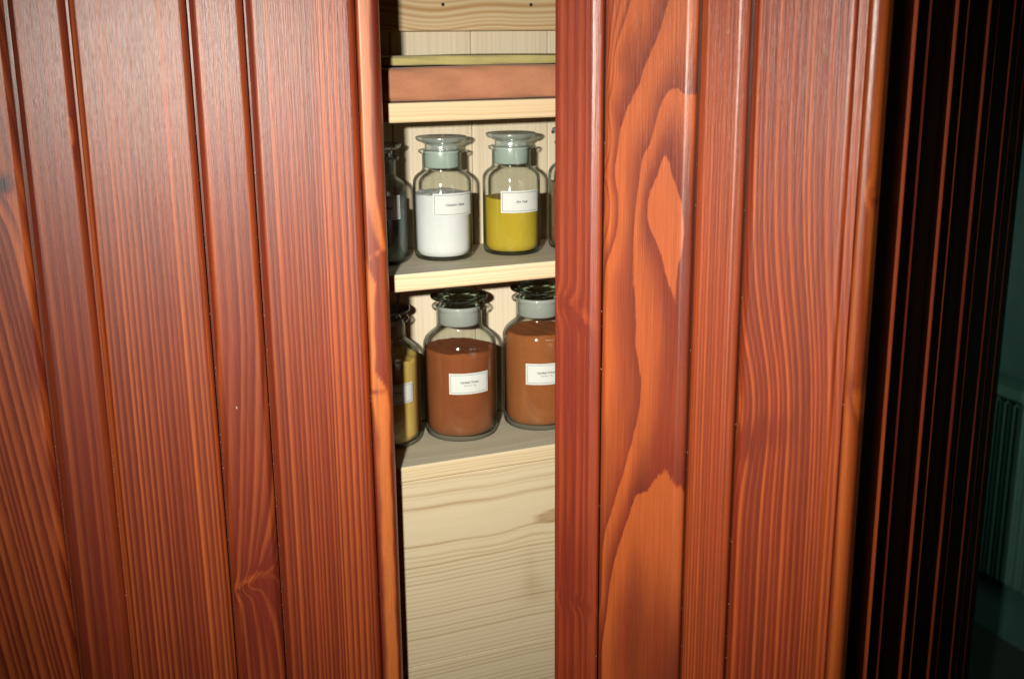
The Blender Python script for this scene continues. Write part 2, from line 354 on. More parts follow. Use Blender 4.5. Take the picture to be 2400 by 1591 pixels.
# ---- receding side, unlit boards with proud near edges
side_back = slab('side_panel', 0.013, 1.16, 0.0, 2.0, 0.0150, 0.028, groove_m, cabinet)
side_back.location = rdoor_o - C0; side_back.rotation_euler = (0, 0, R_(62))
side_back['label'] = 'side wall of boards in shadow, only their edges catching light'
SS = [0.0105, 0.1036, 0.1635, 0.3028, 0.3743, 0.5372, 0.6228, 0.8047, 0.905, 1.0300, 1.145]
lift = [-0.0022, 0.0028, 0.0024, 0.0030, 0.0022, 0.0030, 0.0019, 0.0018, 0.0008, 0.0008]
for i, (a, b) in enumerate(zip(SS[:-1], SS[1:])):
    h = lift[i]; far = 0.0010
    P = [(a + 0.001, 0.0145), (a + 0.001, far - h + 0.0020), (a + 0.0014, far - h + 0.0006), (a + 0.0020, far - h + 0.0001), (a + 0.0022, far - h), (a + 0.0026, far - h), (a + 0.0045, far - h + 0.0001)]
    L_ = b - a
    P += [(a + 0.0045 + (L_ - 0.0060) * t, (far - h + 0.0001) * (1 - t) + far * t) for t in (0.33, 0.66, 1.0)] + [(b - 0.0005, far + 0.001), (b - 0.0005, 0.0145)]
    board('board', P, ZR, stained(60 + i * 2.1, contrast=0.5, spec=0.6 if i == 0 else 0.15, rough=0.6), side_back, rings_random(a, b, 0.006, 200 + i), None, back=0.0148)

# dust caught in the joints between the boards
fleck_m = NT('dust'); fleck_m.principled((0.62, 0.55, 0.50), 0.9); fleck_m = fleck_m.m
def dust(parent, seams, n, seed, extra=()):
    g = random.Random(seed); V, F = [], []
    def fleck(x, y, z, r, st=1.0):
        b = len(V); V.extend([(x - r, y, z), (x + r, y, z), (x, y - r, z + r * st), (x, y - r * .5, z - r * st)])
        F.extend([(b, b + 1, b + 2), (b, b + 3, b + 1), (b + 1, b + 3, b + 2), (b, b + 2, b + 3)])
    for sm in seams:
        for k in range(n):
            fleck(sm + g.uniform(-0.0008, 0.0008), g.uniform(0.0045, 0.0095), g.uniform(0.9, 1.56), g.uniform(0.00010, 0.00024) * (2 if g.random() < .05 else 1), g.uniform(1, 2.5))
    for x, z, r, st in extra: fleck(x, -0.0002, z, r, st)
    o = mesh_obj('dust', V, F, fleck_m, parent); o['kind'] = 'stuff'
dust(backl, SL[5:10], 55, 4, [(-0.1397, 1.1878, 0.0006, 2.5), (-0.1402, 1.1884, 0.0004, 1)])
dust(backr, SRR[1:4] + [-0.0107], 26, 5, [(-0.1005, 1.5020, 0.0004, 1)])

# ------------------------------------------------------------------ pale interior
PD_, PL_ = (0.49, 0.355, 0.21), (0.64, 0.565, 0.43)
def pale(seed, axis='z', **kw):
    a = dict(dark=PL_, light=PD_, seed=seed, axis=axis, rough=0.62, spec=0.25, jag=0.05, sharp=0.5, tail=0.9, fibre=0.16, bump=0.15, contrast=0.8, ringvar=0.5); a.update(kw)
    return wood('pale_pine', **a)
shelf_o = Vector((-0.0364, 1.08, 0.0)) - C0
YAW = 22.8
def place(o): o.location = shelf_o; o.rotation_euler = (0, 0, R_(YAW)); return o
BACK = 0.125
# back wall: upright planks on one backing
bwall = place(slab('back_wall', -0.235, 0.34, 0.0, 2.0, BACK + 0.012, BACK + 0.022, pale(4.0), cabinet))
edges = [-0.235, -0.214, -0.127, -0.037, 0.0494, 0.1357, 0.222, 0.30, 0.34]
for i, (a, b) in enumerate(zip(edges[:-1], edges[1:])):
    g = 0.0006
    P = [(a + g, BACK + 0.010), (a + g, BACK + 0.0008), (a + g + 0.0007, BACK)] + [(s, BACK) for s in np.linspace(a + g + 0.0008, b - g - 0.0008, 24)] + [(b - g - 0.0007, BACK), (b - g, BACK + 0.0008), (b - g, BACK + 0.010)]
    def rf(S, Z, a=a, b=b, i=i):
        r = rings_random(a, b, 0.0062, 300 + i, wave=0.0005, jit=0.6)(S, Z)
        return r
    def tf(S, Z, a=a, b=b):
        return 0.16 * gauss(S, Z, b - 0.006, 1.4, 0.0035, 2) + 0.26 * gauss(S, Z, a + 0.013 + 0.003 * np.sin(Z * 17), 1.38, 0.0026, 0.12) 
    board('plank', P, np.linspace(0, 2.0, 90), pale(70 + i * 1.9, contrast=0.42), bwall, rf, tf, back=BACK + 0.0115)
# upper rail with two nail holes
def rail_ring(S, Z):
    x = Z + 0.0022 * np.sin(S * 34 + 1.2) + 0.0016 * np.cos(S * 60)
    return np.interp(x, [1.495, 1.5045, 1.5085, 1.5128, 1.5165, 1.5205, 1.5262, 1.5345, 1.5400, 1.56, 1.60], [0, 1, 2, 3, 4, 5, 6, 7, 8, 9, 11])
rail_parts = slab('rail', -0.235, 0.30, 1.5066, 1.62, BACK - 0.018, BACK - 0.001, pale(90, 'x', contrast=1.15, dark=(0.60, 0.46, 0.28), light=(0.40, 0.225, 0.095), sharp=0.55, ringvar=0.3), cabinet, rail_ring, None, nz=60, ns=60)
place(rail_parts)
hole_m = NT('nail_hole'); hole_m.principled((0.02, 0.015, 0.01), 0.7); hole_m = hole_m.m
def disc(name, s, z, y, r, parent, mat):
    V = [(s, y - 0.0003, z)]; F = []
    n = 14
    for k in range(n):
        an = 2 * math.pi * k / n; V.append((s + r * math.cos(an), y - 0.0002, z + r * math.sin(an)))
    for k in range(n): F.append((0, 1 + k, 1 + (k + 1) % n))
    return mesh_obj(name, V, F, mat, parent)
for s in (0.0135, 0.1085): disc('nail_hole', s, 1.5318, BACK - 0.018, 0.0018, rail_parts, hole_m)
for s, z in ((0.1412, 1.4035), (0.1412, 1.3995)): pass
disc('nail_hole', 0.1418, 1.4020, BACK, 0.0022, bwall, hole_m)

def hring(zl, s_slope=0.0, seed=0, wav=0.0004):
    zl = np.array(sorted(zl)); idx = np.arange(len(zl))
    def f(S, Z): return np.interp(Z + s_slope * S + wav * np.sin(S * 40 + seed) + wav * .6 * np.sin(S * 97 + seed * 2), zl, idx)
    return f
def shelf(z1, z0, seed, lines, name='shelf', depth=BACK - 0.0015, **kw):
    """board lying on edge y=0..depth: front edge grain and greyish top"""
    n = 60; S = np.linspace(-0.235, 0.32, n); c = 0.0012
    prof = [(c, z0), (0.0, z0 + c)] + [(0.0, z) for z in np.linspace(z0 + c, z1 - c, 12)[1:]] + [(c * .3, z1 - c * .3), (c, z1)] + [(y, z1) for y in np.linspace(c, depth, 26)[1:]]
    V, F, ring = [], [], []
    m = len(prof)
    rr = hring(lines, 0.004, seed)
    for s in S:
        for k, (y, z) in enumerate(prof):
            V.append((s, y, z)); ring.append(float(rr(np.array(s), np.array(z))) - (y / 0.006) * 1.0 + (0.5 * math.sin(s * 30 + seed) if y > c else 0))
    for j in range(n - 1):
        for k in range(m - 1): F.append((j * m + k, j * m + k + 1, (j + 1) * m + k + 1, (j + 1) * m + k))
    b = len(V)
    V += [(S[0], depth, z0), (S[-1], depth, z0)]; ring += [0, 0]
    F.append((b, b + 1, (n - 1) * m, 0)); F.append((b, m - 1, n * m - 1, b + 1))
    F.append(tuple(list(range(m)) + [b])); F.append(tuple([(n - 1) * m + k for k in range(m)][::-1] + [b + 1]))
    o = mesh_obj(name, V, F, pale(seed, 'x', **kw), cabinet, False, ring, [0.0] * len(ring))
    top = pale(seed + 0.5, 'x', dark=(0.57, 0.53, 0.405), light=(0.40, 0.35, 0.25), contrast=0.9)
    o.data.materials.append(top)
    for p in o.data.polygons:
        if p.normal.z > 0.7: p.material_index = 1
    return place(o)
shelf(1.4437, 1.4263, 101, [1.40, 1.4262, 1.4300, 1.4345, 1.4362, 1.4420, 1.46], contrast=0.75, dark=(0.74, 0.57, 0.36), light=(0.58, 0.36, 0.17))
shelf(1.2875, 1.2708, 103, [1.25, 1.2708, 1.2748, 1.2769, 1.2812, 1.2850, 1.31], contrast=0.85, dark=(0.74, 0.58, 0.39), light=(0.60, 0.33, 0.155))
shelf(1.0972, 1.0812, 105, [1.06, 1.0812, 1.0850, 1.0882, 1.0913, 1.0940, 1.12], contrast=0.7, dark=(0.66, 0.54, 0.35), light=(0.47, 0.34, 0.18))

# boards below the lowest shelf
lp = [1.0808, 1.0775, 1.0641, 1.0503, 1.010, 0.9981, 0.9915]
z = 0.9868
while z > 0.60: lp.append(z); z -= 0.0049 * random.uniform(0.85, 1.15)
lp = [1.12, 1.10] + lp
big = [(1.0775, .0016, .45), (1.0735, .0008, .3), (1.0641, .0019, .55), (1.0605, .0009, .3), (1.0503, .0016, .8), (1.0480, .0010, .35), (1.0100, .0013, .85), (1.0065, .0008, .2), (0.9985, .0012, .55), (0.9935, .0008, .6)]
def panel_ring(S, Z):
    r = hring(lp, 0.0, 3, 0.00035)(S, Z) - 0.25 * gauss(S, Z, 0.062, 0.985, 0.03, 0.006)
    top = np.floor(hring(lp, 0.0, 3, 0.0)(S * 0, S * 0 + 0.9925)) + 0.99
    return np.where((Z > 0.9915) & (Z < 1.12), top, r)
def panel_tone(S, Z):
    q = Z + 0.0010 * np.sin(S * 33 + 1) + 0.0005 * np.sin(S * 90) - 0.004 * np.exp(-((S - 0.062) / 0.02) ** 2) * np.exp(-((Z - 1.008) / 0.01) ** 2)
    t = 0
    for z_, w_, a_ in big:
        d_ = q - z_; t = t + a_ * np.where(d_ < 0, np.exp(-(d_ / (w_ * 0.55)) ** 2), np.exp(-(d_ / (w_ * 1.3)) ** 2)) * (0.85 + 0.15 * np.sin(S * 40 + z_ * 900))
    e_ = 1 - ((S - 0.101) / 0.036) ** 2 - ((Z - 1.0195 - 0.05 * (S - .095)) / 0.0080) ** 2
    kn = 0.75 * np.clip(8 * e_, 0, 1) + 0.3 * np.exp(-(e_ / 0.18) ** 2)
    st = 0.30 * gauss(S, Z, 0.062, 0.945, 0.012, 0.012) + 0.20 * gauss(S, Z, 0.057, 0.965, 0.006, 0.022) + .22 * gauss(S, Z, .068, .93, .02, .008)
    return t + kn + st
pm = pale(111, 'x', contrast=0.9, dark=(0.62, 0.52, 0.35), light=(0.36, 0.235, 0.115), sharp=0.5, tail=0.6, ringvar=0.25, jag=0.08)
front = place(slab('front_panel', -0.235, 0.32, 0.0, 1.0808, 0.018, 0.026, pale(6.0), cabinet))
for z0, z1 in ((0.8800, 1.0806), (0.6800, 0.8784), (0.4800, 0.6790), (0.2800, 0.4790), (0.0800, 0.2790)):
    slab('plank', -0.235, 0.32, z0, z1, 0.0012, 0.0178, pm, front, panel_ring, panel_tone, nz=420 if z0 > 0.65 else 4, ns=50)
dust_m = NT('sawdust'); dust_m.principled((0.75, 0.72, 0.66), 0.9); dust_m = dust_m.m
V, F = [], []
for k in range(70):
    s = random.uniform(-0.08, 0.10); zc = 0.8791 + random.uniform(-0.0004, 0.0006); r = random.uniform(0.0002, 0.0007) * (1.5 if random.random() < .15 else 1)
    b = len(V)
    V += [(s - r, 0.001, zc), (s + r, 0.001, zc), (s, 0.001 - r, zc + r), (s, 0.001 - r * .6, zc - r)]
    F += [(b, b + 1, b + 2), (b, b + 3, b + 1), (b + 1, b + 3, b + 2), (b, b + 2, b + 3)]
d = mesh_obj('sawdust', V, F, dust_m, front); d['kind'] = 'stuff'

# ------------------------------------------------------------------ cloths on the top shelf
def cloth(name, col, s0, s1, y0, y1, z0, z1, seed, label, stripe=0.0):
    n, m = 70, 16; V, F = [], []
    for i in range(n):
        s = s0 + (s1 - s0) * i / (n - 1)
        for k in range(m):
            an = math.pi * (k / (m - 1)) - math.pi / 2
            zc, h = (z0 + z1) / 2, (z1 - z0) / 2
            sx = math.copysign(abs(math.sin(an)) ** 0.55, math.sin(an)); cx_ = abs(math.cos(an)) ** 0.55
            y = y0 + 0.010 * (1 - cx_) + 0.0012 * math.sin(s * 26 + seed) * cx_ + 0.0005 * math.sin(s * 90 + k)
            zz = zc + h * sx + 0.0007 * math.sin(s * 21 + seed + k * .4) * (1 if k > 2 else 0)
            V.append((s, y, max(zz, z0)))
    for i in range(n - 1):
        for k in range(m - 1): F.append((i * m + k, i * m + k + 1, (i + 1) * m + k + 1, (i + 1) * m + k))
    b = len(V); 
    for i in range(n):
        s = s0 + (s1 - s0) * i / (n - 1); V.append((s, y1, z1 + .0004 * math.sin(s * 31))); 
    for i in range(n - 1): F.append((i * m + m - 1, b + i, b + i + 1, (i + 1) * m + m - 1))
    c = len(V)
    for i in range(n):
        s = s0 + (s1 - s0) * i / (n - 1); V.append((s, y1, z0))
    for i in range(n - 1): F.append((b + i, c + i, c + i + 1, b + i + 1)); F.append((c + i, i * m, (i + 1) * m, c + i + 1))
    F.append(tuple([k for k in range(m)] + [b, c])); F.append(tuple([(n - 1) * m + k for k in range(m)][::-1] + [c + n - 1, b + n - 1]))
    T = NT(name); p = T.pos()
    nz = T.noise(T.scaled(p, (1, 1, 2)), 38, 3); nf = T.noise(p, 900, 2, 0.8)
    k = T.math('ADD', T.math('MULTIPLY', T.math('SUBTRACT', nf, 0.5), 0.45), T.math('ADD', T.math('MULTIPLY', nz, 0.5), 0.75))
    kc = T.n('CombineColor'); [T.put(kc.inputs[i], k) for i in range(3)]
    T.principled(T.mix(1.0, col, kc.outputs[0], 'MULTIPLY'), 0.95, T.bump(nf, 0.5, 0.0006), Specular_IOR_Level=0.1, Sheen_Weight=0.15)
    o = mesh_obj(name, V, F, T.m, None, True)
    o.location = shelf_o + C0; o.rotation_euler = (0, 0, R_(YAW))
    return tag(o, label, 'cloth')
cloth('folded_cloth', (0.44, 0.195, 0.110), -0.23, 0.28, 0.0085, 0.105, 1.4442, 1.4745, 1.0, 'thick terracotta folded cloth lying on the top shelf')
cloth('folded_cloth', (0.42, 0.365, 0.15), -0.225, 0.27, 0.030, 0.110, 1.4752, 1.4838, 2.6, 'thin olive yellow folded cloth on top of the terracotta one')

# ------------------------------------------------------------------ jars
def glass_mat(name, tint, edge, gloss=0.0):
    T = NT(name)
    lw = T.n('LayerWeight'); lw.inputs['Blend'].default_value = 0.5
    f = T.smooth(lw.outputs['Facing'], 0.52, 0.96)
    tr = T.n('BsdfTransparent'); T.put(tr.inputs[0], T.mix(f, tint, edge))
    gl = T.n('BsdfGlossy'); gl.inputs['Roughness'].default_value = 0.06; T.put(gl.inputs[0], (0.9, 1.0, 0.96, 1))
    mx = T.n('MixShader'); T.put(mx.inputs[0], T.math('ADD', T.math('MULTIPLY', T.math('POWER', lw.outputs['Facing'], 5.0), 0.6), 0.04 + gloss)); T.t.links.new(tr.outputs[0], mx.inputs[1]); T.t.links.new(gl.outputs[0], mx.inputs[2])
    T.t.links.new(mx.outputs[0], T.out.inputs[0]); return T.m
glass_wall = glass_mat('jar_glass', (0.965, 0.972, 0.962, 1), (0.035, 0.05, 0.04, 1))
def real_glass(name, col, rough=0.0):
    T = NT(name); T.principled(col, rough, Transmission_Weight=1.0, IOR=1.5); return T.m
def milky(name, tint, body, f, rough=0.12):
    T = NT(name)
    d_ = T.n('BsdfDiffuse'); T.put(d_.inputs[0], body)
    tr = T.n('BsdfTransparent'); lw = T.n('LayerWeight'); lw.inputs['Blend'].default_value = 0.5
    T.put(tr.inputs[0], T.mix(T.smooth(lw.outputs['Facing'], 0.5, 1.0), tint, tuple(c * 0.45 for c in tint)))
    g = T.n('BsdfGlossy'); g.inputs['Roughness'].default_value = rough
    a = T.n('MixShader'); a.inputs[0].default_value = f; T.t.links.new(tr.outputs[0], a.inputs[1]); T.t.links.new(d_.outputs[0], a.inputs[2])
    b = T.n('MixShader'); T.put(b.inputs[0], T.math('ADD', T.math('MULTIPLY', T.math('POWER', lw.outputs['Facing'], 4.0), 0.5), 0.20)); T.t.links.new(a.outputs[0], b.inputs[1]); T.t.links.new(g.outputs[0], b.inputs[2])
    T.t.links.new(b.outputs[0], T.out.inputs[0]); return T.m
disc_clear = milky('stopper_glass', (0.88, 0.94, 0.91), (0.74, 0.82, 0.78), 0.24, 0.16)
disc_green = real_glass('green_stopper_glass', (0.42, 0.66, 0.52), 0.02)
def frosted(name, col):
    T = NT(name)
    nz = T.noise(T.pos(), 1500, 2)
    d_ = T.n('BsdfDiffuse'); T.put(d_.inputs[0], T.mix(nz, tuple(c * .85 for c in col), tuple(c * 1.1 for c in col)))
    tr = T.n('BsdfTransparent'); T.put(tr.inputs[0], (0.8, 0.9, 0.85, 1))
    g = T.n('BsdfGlossy'); g.inputs['Roughness'].default_value = 0.25
    a = T.n('MixShader'); a.inputs[0].default_value = 0.22; T.t.links.new(d_.outputs[0], a.inputs[1]); T.t.links.new(tr.outputs[0], a.inputs[2])
    b = T.n('MixShader'); b.inputs[0].default_value = 0.05; T.t.links.new(a.outputs[0], b.inputs[1]); T.t.links.new(g.outputs[0], b.inputs[2])
    T.t.links.new(b.outputs[0], T.out.inputs[0]); return T.m
frost_green = frosted('ground_glass_green', (0.47, 0.57, 0.52)); frost_grey = frosted('ground_glass_grey', (0.42, 0.45, 0.42))
def powder(name, col, col2, grain=900, rough=0.9, streak=0.0):
    T = NT(name); p = T.pos()
    n1 = T.noise(p, grain, 3, 0.8); n2 = T.noise(T.scaled(p, (1, 1, 0.5)), 45, 3)
    g = T.math('ADD', T.math('MULTIPLY', n1, 0.55), T.math('MULTIPLY', n2, 0.45))
    T.principled(T.mix(T.smooth(g, 0.3, 0.7), col, col2), rough, T.bump(n1, 0.3, 0.0005), Specular_IOR_Level=0.2); return T.m
paper = NT('label_paper'); pn = paper.noise(paper.pos(), 700, 2)
paper.principled(paper.mix(pn, (0.53, 0.55, 0.53), (0.60, 0.62, 0.59)), 0.7, Specular_IOR_Level=0.2); paper = paper.m
ink = NT('label_ink'); ink.principled((0.012, 0.014, 0.018), 0.8); ink = ink.m
rule = NT('label_rule_ink'); rule.principled((0.05, 0.085, 0.10), 0.8); rule = rule.m

def lathe(name, prof, mat, parent, n=72, close=True):
    V, F = [], []; m = len(prof)
    for j in range(n):
        an = 2 * math.pi * j / n
        for r, z in prof: V.append((r * math.sin(an), -r * math.cos(an), z))
    for j in range(n):
        j2 = (j + 1) % n
        for k in range(m - 1): F.append((j * m + k, j2 * m + k, j2 * m + k + 1, j * m + k + 1))
    me = bpy.data.meshes.new(name); me.from_pydata(V, [], F); me.materials.append(mat)
    bm = bmesh.new(); bm.from_mesh(me); bmesh.ops.remove_doubles(bm, verts=bm.verts, dist=1e-6); bmesh.ops.recalc_face_normals(bm, faces=bm.faces); bm.to_mesh(me); bm.free()
    me.polygons.foreach_set('use_smooth', [True] * len(me.polygons))
    return link(bpy.data.objects.new(name, me), parent)
def curve_pts(pts, sub=6):
    """Catmull-Rom through (r, z)"""
    P = [pts[0]] + list(pts) + [pts[-1]]; out = []
    for i in range(1, len(P) - 2):
        p0, p1, p2, p3 = map(np.array, P[i - 1:i + 3])
        for t in np.linspace(0, 1, sub, endpoint=False):
            out.append(tuple(0.5 * (2 * p1 + (p2 - p0) * t + (2 * p0 - 5 * p1 + 4 * p2 - p3) * t * t + (3 * p1 - p0 - 3 * p2 + p3) * t ** 3)))
    out.append(tuple(pts[-1])); return [(max(float(a), 0), float(b)) for a, b in out]

def bend_patch(name, R, th0, th1, z0, z1, mat, parent, n=22, thick=0.00015):
    V, F = [], []
    for i in range(n + 1):
        th = R_(th0 + (th1 - th0) * i / n)
        for r, z in ((R, z0), (R, z1), (R - thick, z1), (R - thick, z0)): V.append((r * math.sin(th), -r * math.cos(th), z))
    for i in range(n):
        for k in range(4): F.append((i * 4 + k, (i + 1) * 4 + k, (i + 1) * 4 + (k + 1) % 4, i * 4 + (k + 1) % 4))
    F.append((0, 1, 2, 3)); F.append((n * 4 + 3, n * 4 + 2, n * 4 + 1, n * 4))
    return mesh_obj(name, V, F, mat, parent)
def bend_text(name, txt, size, R, thc, zc, parent, bold=0.0, shear=0.0, stretch=1.0):
    cu = bpy.data.curves.new(name, 'FONT'); cu.body = txt; cu.size = size; cu.align_x = 'CENTER'; cu.align_y = 'CENTER'; cu.offset = bold; cu.shear = shear; cu.resolution_u = 3
    to = bpy.data.objects.new(name, cu); sc.collection.objects.link(to)
    dg = bpy.context.evaluated_depsgraph_get(); me = bpy.data.meshes.new_from_object(to.evaluated_get(dg))
    bpy.data.objects.remove(to)
    for v in me.vertices:
        th = R_(thc) + v.co.x * stretch / R; y = v.co.y
        v.co = (R * math.sin(th), -R * math.cos(th), zc + y)
    me.materials.clear(); me.materials.append(ink)
    me.name = name
    o = link(bpy.data.objects.new(name, me), parent); return o

def jar(x, y, z, R, H, mats, fill, label_text, desc, kind, th=(-19, 62), lz=(0.0447, 0.0669), ragged=0.02, group='stoppered glass jars on the shelves', two=None):
    """kind 'a': flat flared stopper; 'b': domed green stopper. H in units of R"""
    rz = math.atan2(-x, y)
    e = empty('glass_jar', (x, y, z), math.degrees(rz)); tag(e, desc, 'jar', group)
    U = R
    if kind == 'a': nr, z_sh, z_nk, z_lp = 0.665, 2.55, 3.02, 3.66
    else: nr, z_sh, z_nk, z_lp = 0.62, 2.52, 3.04, 3.62
    t = 0.040
    outer = [(0.0, 0.045), (0.55, 0.04), (0.80, 0.0), (0.90, 0.015), (0.965, 0.07), (0.995, 0.17), (1.0, 0.32)]
    side = [(1.0, 0.8), (1.0, 1.5), (1.0, 2.2), (1.0, z_sh)]
    sh = curve_pts([(1.0, z_sh), (0.985, z_sh + 0.12), (0.93, z_sh + 0.24), (0.83, z_sh + 0.345), (nr + 0.06, z_nk - 0.055), (nr + 0.005, z_nk + 0.02), (nr, z_nk + 0.10)], 5)
    lip = [(nr, z_lp - 0.14), (nr + 0.02, z_lp - 0.09), (nr + 0.10, z_lp - 0.06), (nr + 0.125, z_lp - 0.01), (nr + 0.10, z_lp + 0.04), (nr, z_lp + 0.05), (nr - 0.06, z_lp + 0.02)]
    prof_o = outer + side + sh[1:] + lip
    inner = [(nr - 0.045, z_lp - 0.1), (nr - 0.045, z_nk + 0.12)] + [(r - 0.045, zz - 0.03) for r, zz in sh[::-1][:-1]] + [(1 - t, z_sh - 0.03), (1 - t, 1.5), (1 - t, 0.35), (0.90, 0.16), (0.78, 0.12), (0.0, 0.13)]
    lathe('glass_body', [(r * U, zz * U) for r, zz in prof_o + inner], glass_wall, e)
    # ---- contents
    c = 1 - t - 0.012; top = fill
    pc = [(0, 0.135), (0.77, 0.128), (0.885, 0.168), (c, 0.355)]
    def rad(zz):
        if zz < z_sh: return c
        zs = [p[1] for p in sh]; rs = [p[0] - 0.06 for p in sh]; return float(np.interp(zz, zs, rs))
    for zz in np.linspace(0.5, top, 14): pc.append((rad(zz), zz))
    pc += [(rad(top) * k_, top + 0.006) for k_ in (0.98, 0.9, 0.8, 0.7, 0.6, 0.5, 0.4, 0.3, 0.2, 0.1, 0)]
    co = lathe('contents', [(r * U, zz * U) for r, zz in pc], mats[0], e, 96)
    g = np.random.default_rng(int(abs(x) * 9999)); ph = g.uniform(0, 6, 6)
    for v in co.data.vertices:
        if v.co.z > (top - 0.02) * U:
            X, Y = v.co.x / U, v.co.y / U
            v.co.z += ragged * U * (1.3 * math.sin(X * 2.2 + Y * 1.1 + ph[0]) + 0.8 * math.sin(X * 5.1 - Y * 3.0 + ph[1]) + 0.4 * math.sin(X * 13 + Y * 9 + ph[2]) + .3 * math.sin(X * 24 - Y * 17 + ph[3]))
    # ---- stopper: ground cone in the neck, plain collar, disc
    s0 = z_nk + 0.08
    cone = [(0, s0), (nr - 0.085, s0), (nr - 0.065, s0 + 0.04), (nr - 0.050, z_lp - 0.02), (nr - 0.056, z_lp + 0.005), (0, z_lp + 0.0)]
    lathe('ground_cone', [(r * U, zz * U) for r, zz in cone], mats[1], e)
    if kind == 'a':
        pr = [(0, z_lp + 0.01), (nr - 0.10, z_lp + 0.01), (nr - 0.10, z_lp + 0.10), (nr - 0.10, z_lp + 0.21), (nr + 0.0, z_lp + 0.275), (nr + 0.13, z_lp + 0.330), (nr + 0.195, z_lp + 0.40), (nr + 0.205, z_lp + 0.44), (nr + 0.18, z_lp + 0.475), (nr + 0.10, z_lp + 0.485), (0.4, z_lp + 0.47), (0, z_lp + 0.465)]
    else:
        pr = [(0, z_lp + 0.01), (nr - 0.10, z_lp + 0.01), (nr - 0.13, z_lp + 0.08), (nr - 0.11, z_lp + 0.16), (nr - 0.02, z_lp + 0.195), (nr + 0.08, z_lp + 0.20), (nr + 0.145, z_lp + 0.235), (nr + 0.155, z_lp + 0.275), (nr + 0.135, z_lp + 0.315), (nr + 0.06, z_lp + 0.35), (0.35, z_lp + 0.395), (0, z_lp + 0.41)]
    pr2 = [pr[0]] + curve_pts(pr[1:-1], 4) + [pr[-1]]
    lathe('stopper', [(r * U, zz * U) for r, zz in pr2], mats[2], e)
    # ---- label
    if th:
        Rl = R + 0.00025
        lab = bend_patch('paper_label', Rl, th[0], th[1], lz[0], lz[1], paper, e)
        m_ = 0.0016; dth = math.degrees(m_ / Rl); q = 0.00038; dq = math.degrees(q / Rl)
        Rr = Rl + 0.00012
        a0, a1, b0, b1 = th[0] + dth, th[1] - dth, lz[0] + m_, lz[1] - m_
        V, F = [], []
        for (t0, t1, y0, y1) in ((a0, a1, b0, b0 + q), (a0, a1, b1 - q, b1), (a0, a0 + dq, b0, b1), (a1 - dq, a1, b0, b1)):
            n = 16
            for i in range(n + 1):
                tt = R_(t0 + (t1 - t0) * i / n)
                for yy in (y0, y1): V.append((Rr * math.sin(tt), -Rr * math.cos(tt), yy))
            b = len(V) - 2 * (n + 1)
            for i in range(n): F.append((b + 2 * i, b + 2 * i + 2, b + 2 * i + 3, b + 2 * i + 1))
        mesh_obj('border', V, F, rule, lab)
        mid, zc = (th[0] + th[1]) / 2, (lz[0] + lz[1]) / 2
        if label_text: bend_text('lettering', label_text, *two[0][:1], Rr, mid, zc + two[0][1], lab, bold=two[0][2], shear=two[0][3])
        if two and len(two) > 1: bend_text('lettering', two[1][4], *two[1][:1], Rr, mid, zc + two[1][1], lab, bold=two[1][2], shear=two[1][3])
    return e

white_p = powder('white_powder', (0.64, 0.66, 0.68), (0.74, 0.76, 0.78))
yolk_p = powder('yolk_powder', (0.38, 0.275, 0.018), (0.50, 0.37, 0.030))
dark_p = powder('dark_powder', (0.05, 0.07, 0.06), (0.09, 0.11, 0.10))
brown_p = powder('brown_flakes', (0.12, 0.05, 0.02), (0.32, 0.17, 0.08), 260)
ochre_y = powder('yellow_ochre', (0.54, 0.36, 0.08), (0.70, 0.48, 0.13))
ochre_r = powder('red_ochre', (0.195, 0.055, 0.018), (0.275, 0.080, 0.026))
ochre_o = powder('orange_ochre', (0.25, 0.078, 0.022), (0.33, 0.108, 0.032))
T1 = [(0.0034, 0.0, 0.00006, 0.25)]
zt1, zt2 = 1.2877, 1.0974
jar(-0.1292, 1.1152, zt1, 0.0277, 4.16, (dark_p, frost_green, disc_clear), 1.9, 'Bone Black', 'dim jar of dark powder at the left door edge, upper shelf', 'a', (-20, 49), (0.0447, 0.0676), two=T1)
jar(-0.0677, 1.1399, zt1, 0.0289, 4.16, (white_p, frost_green, disc_clear), 2.24, 'Ceramic Glaze', 'clear stoppered jar of white powder labelled Ceramic Glaze', 'a', (-19, 70), (0.0447, 0.0668), 0.03, two=T1)
jar(0.0006, 1.1666, zt1, 0.0291, 4.17, (yolk_p, frost_green, disc_clear), 1.95, 'Egg Yolk', 'clear stoppered jar of mustard yellow powder labelled Egg Yolk', 'a', (-21, 63), (0.0437, 0.0655), 0.012, two=T1)
jar(0.0684, 1.1924, zt1, 0.0296, 4.17, (brown_p, frost_green, disc_clear), 2.3, '', 'jar of brown flakes half hidden by right door, upper shelf', 'a', None)
T2 = [(0.0034, 0.0016, 0.00006, 0.0), (0.0023, -0.0017, 0.0, 0.15, 'Kornet a 1 kg')]
jar(-0.1304, 1.1302, zt2, 0.0359, 4.05, (ochre_y, frost_grey, disc_green), 2.55, 'Gul Ocher', 'jar of yellow ochre half in shadow on lower shelf', 'b', (-17, 49), (0.0486, 0.0694), 0.03, two=T2)
jar(-0.0544, 1.1558, zt2, 0.0378, 4.05, (ochre_r, frost_grey, disc_green), 2.46, 'Lavskal Ocher', 'green stoppered jar of dark red-brown pigment, middle of lower shelf', 'b', (-17.5, 47), (0.0523, 0.0742), 0.014, two=T2)
jar(0.0280, 1.1883, zt2, 0.0380, 4.05, (ochre_o, frost_grey, disc_green), 2.72, 'Lavskal Ocher', 'jar of orange-brown pigment cut off by right door, lower shelf', 'b', (-20, 46), (0.0520, 0.0747), 0.012, two=T2)

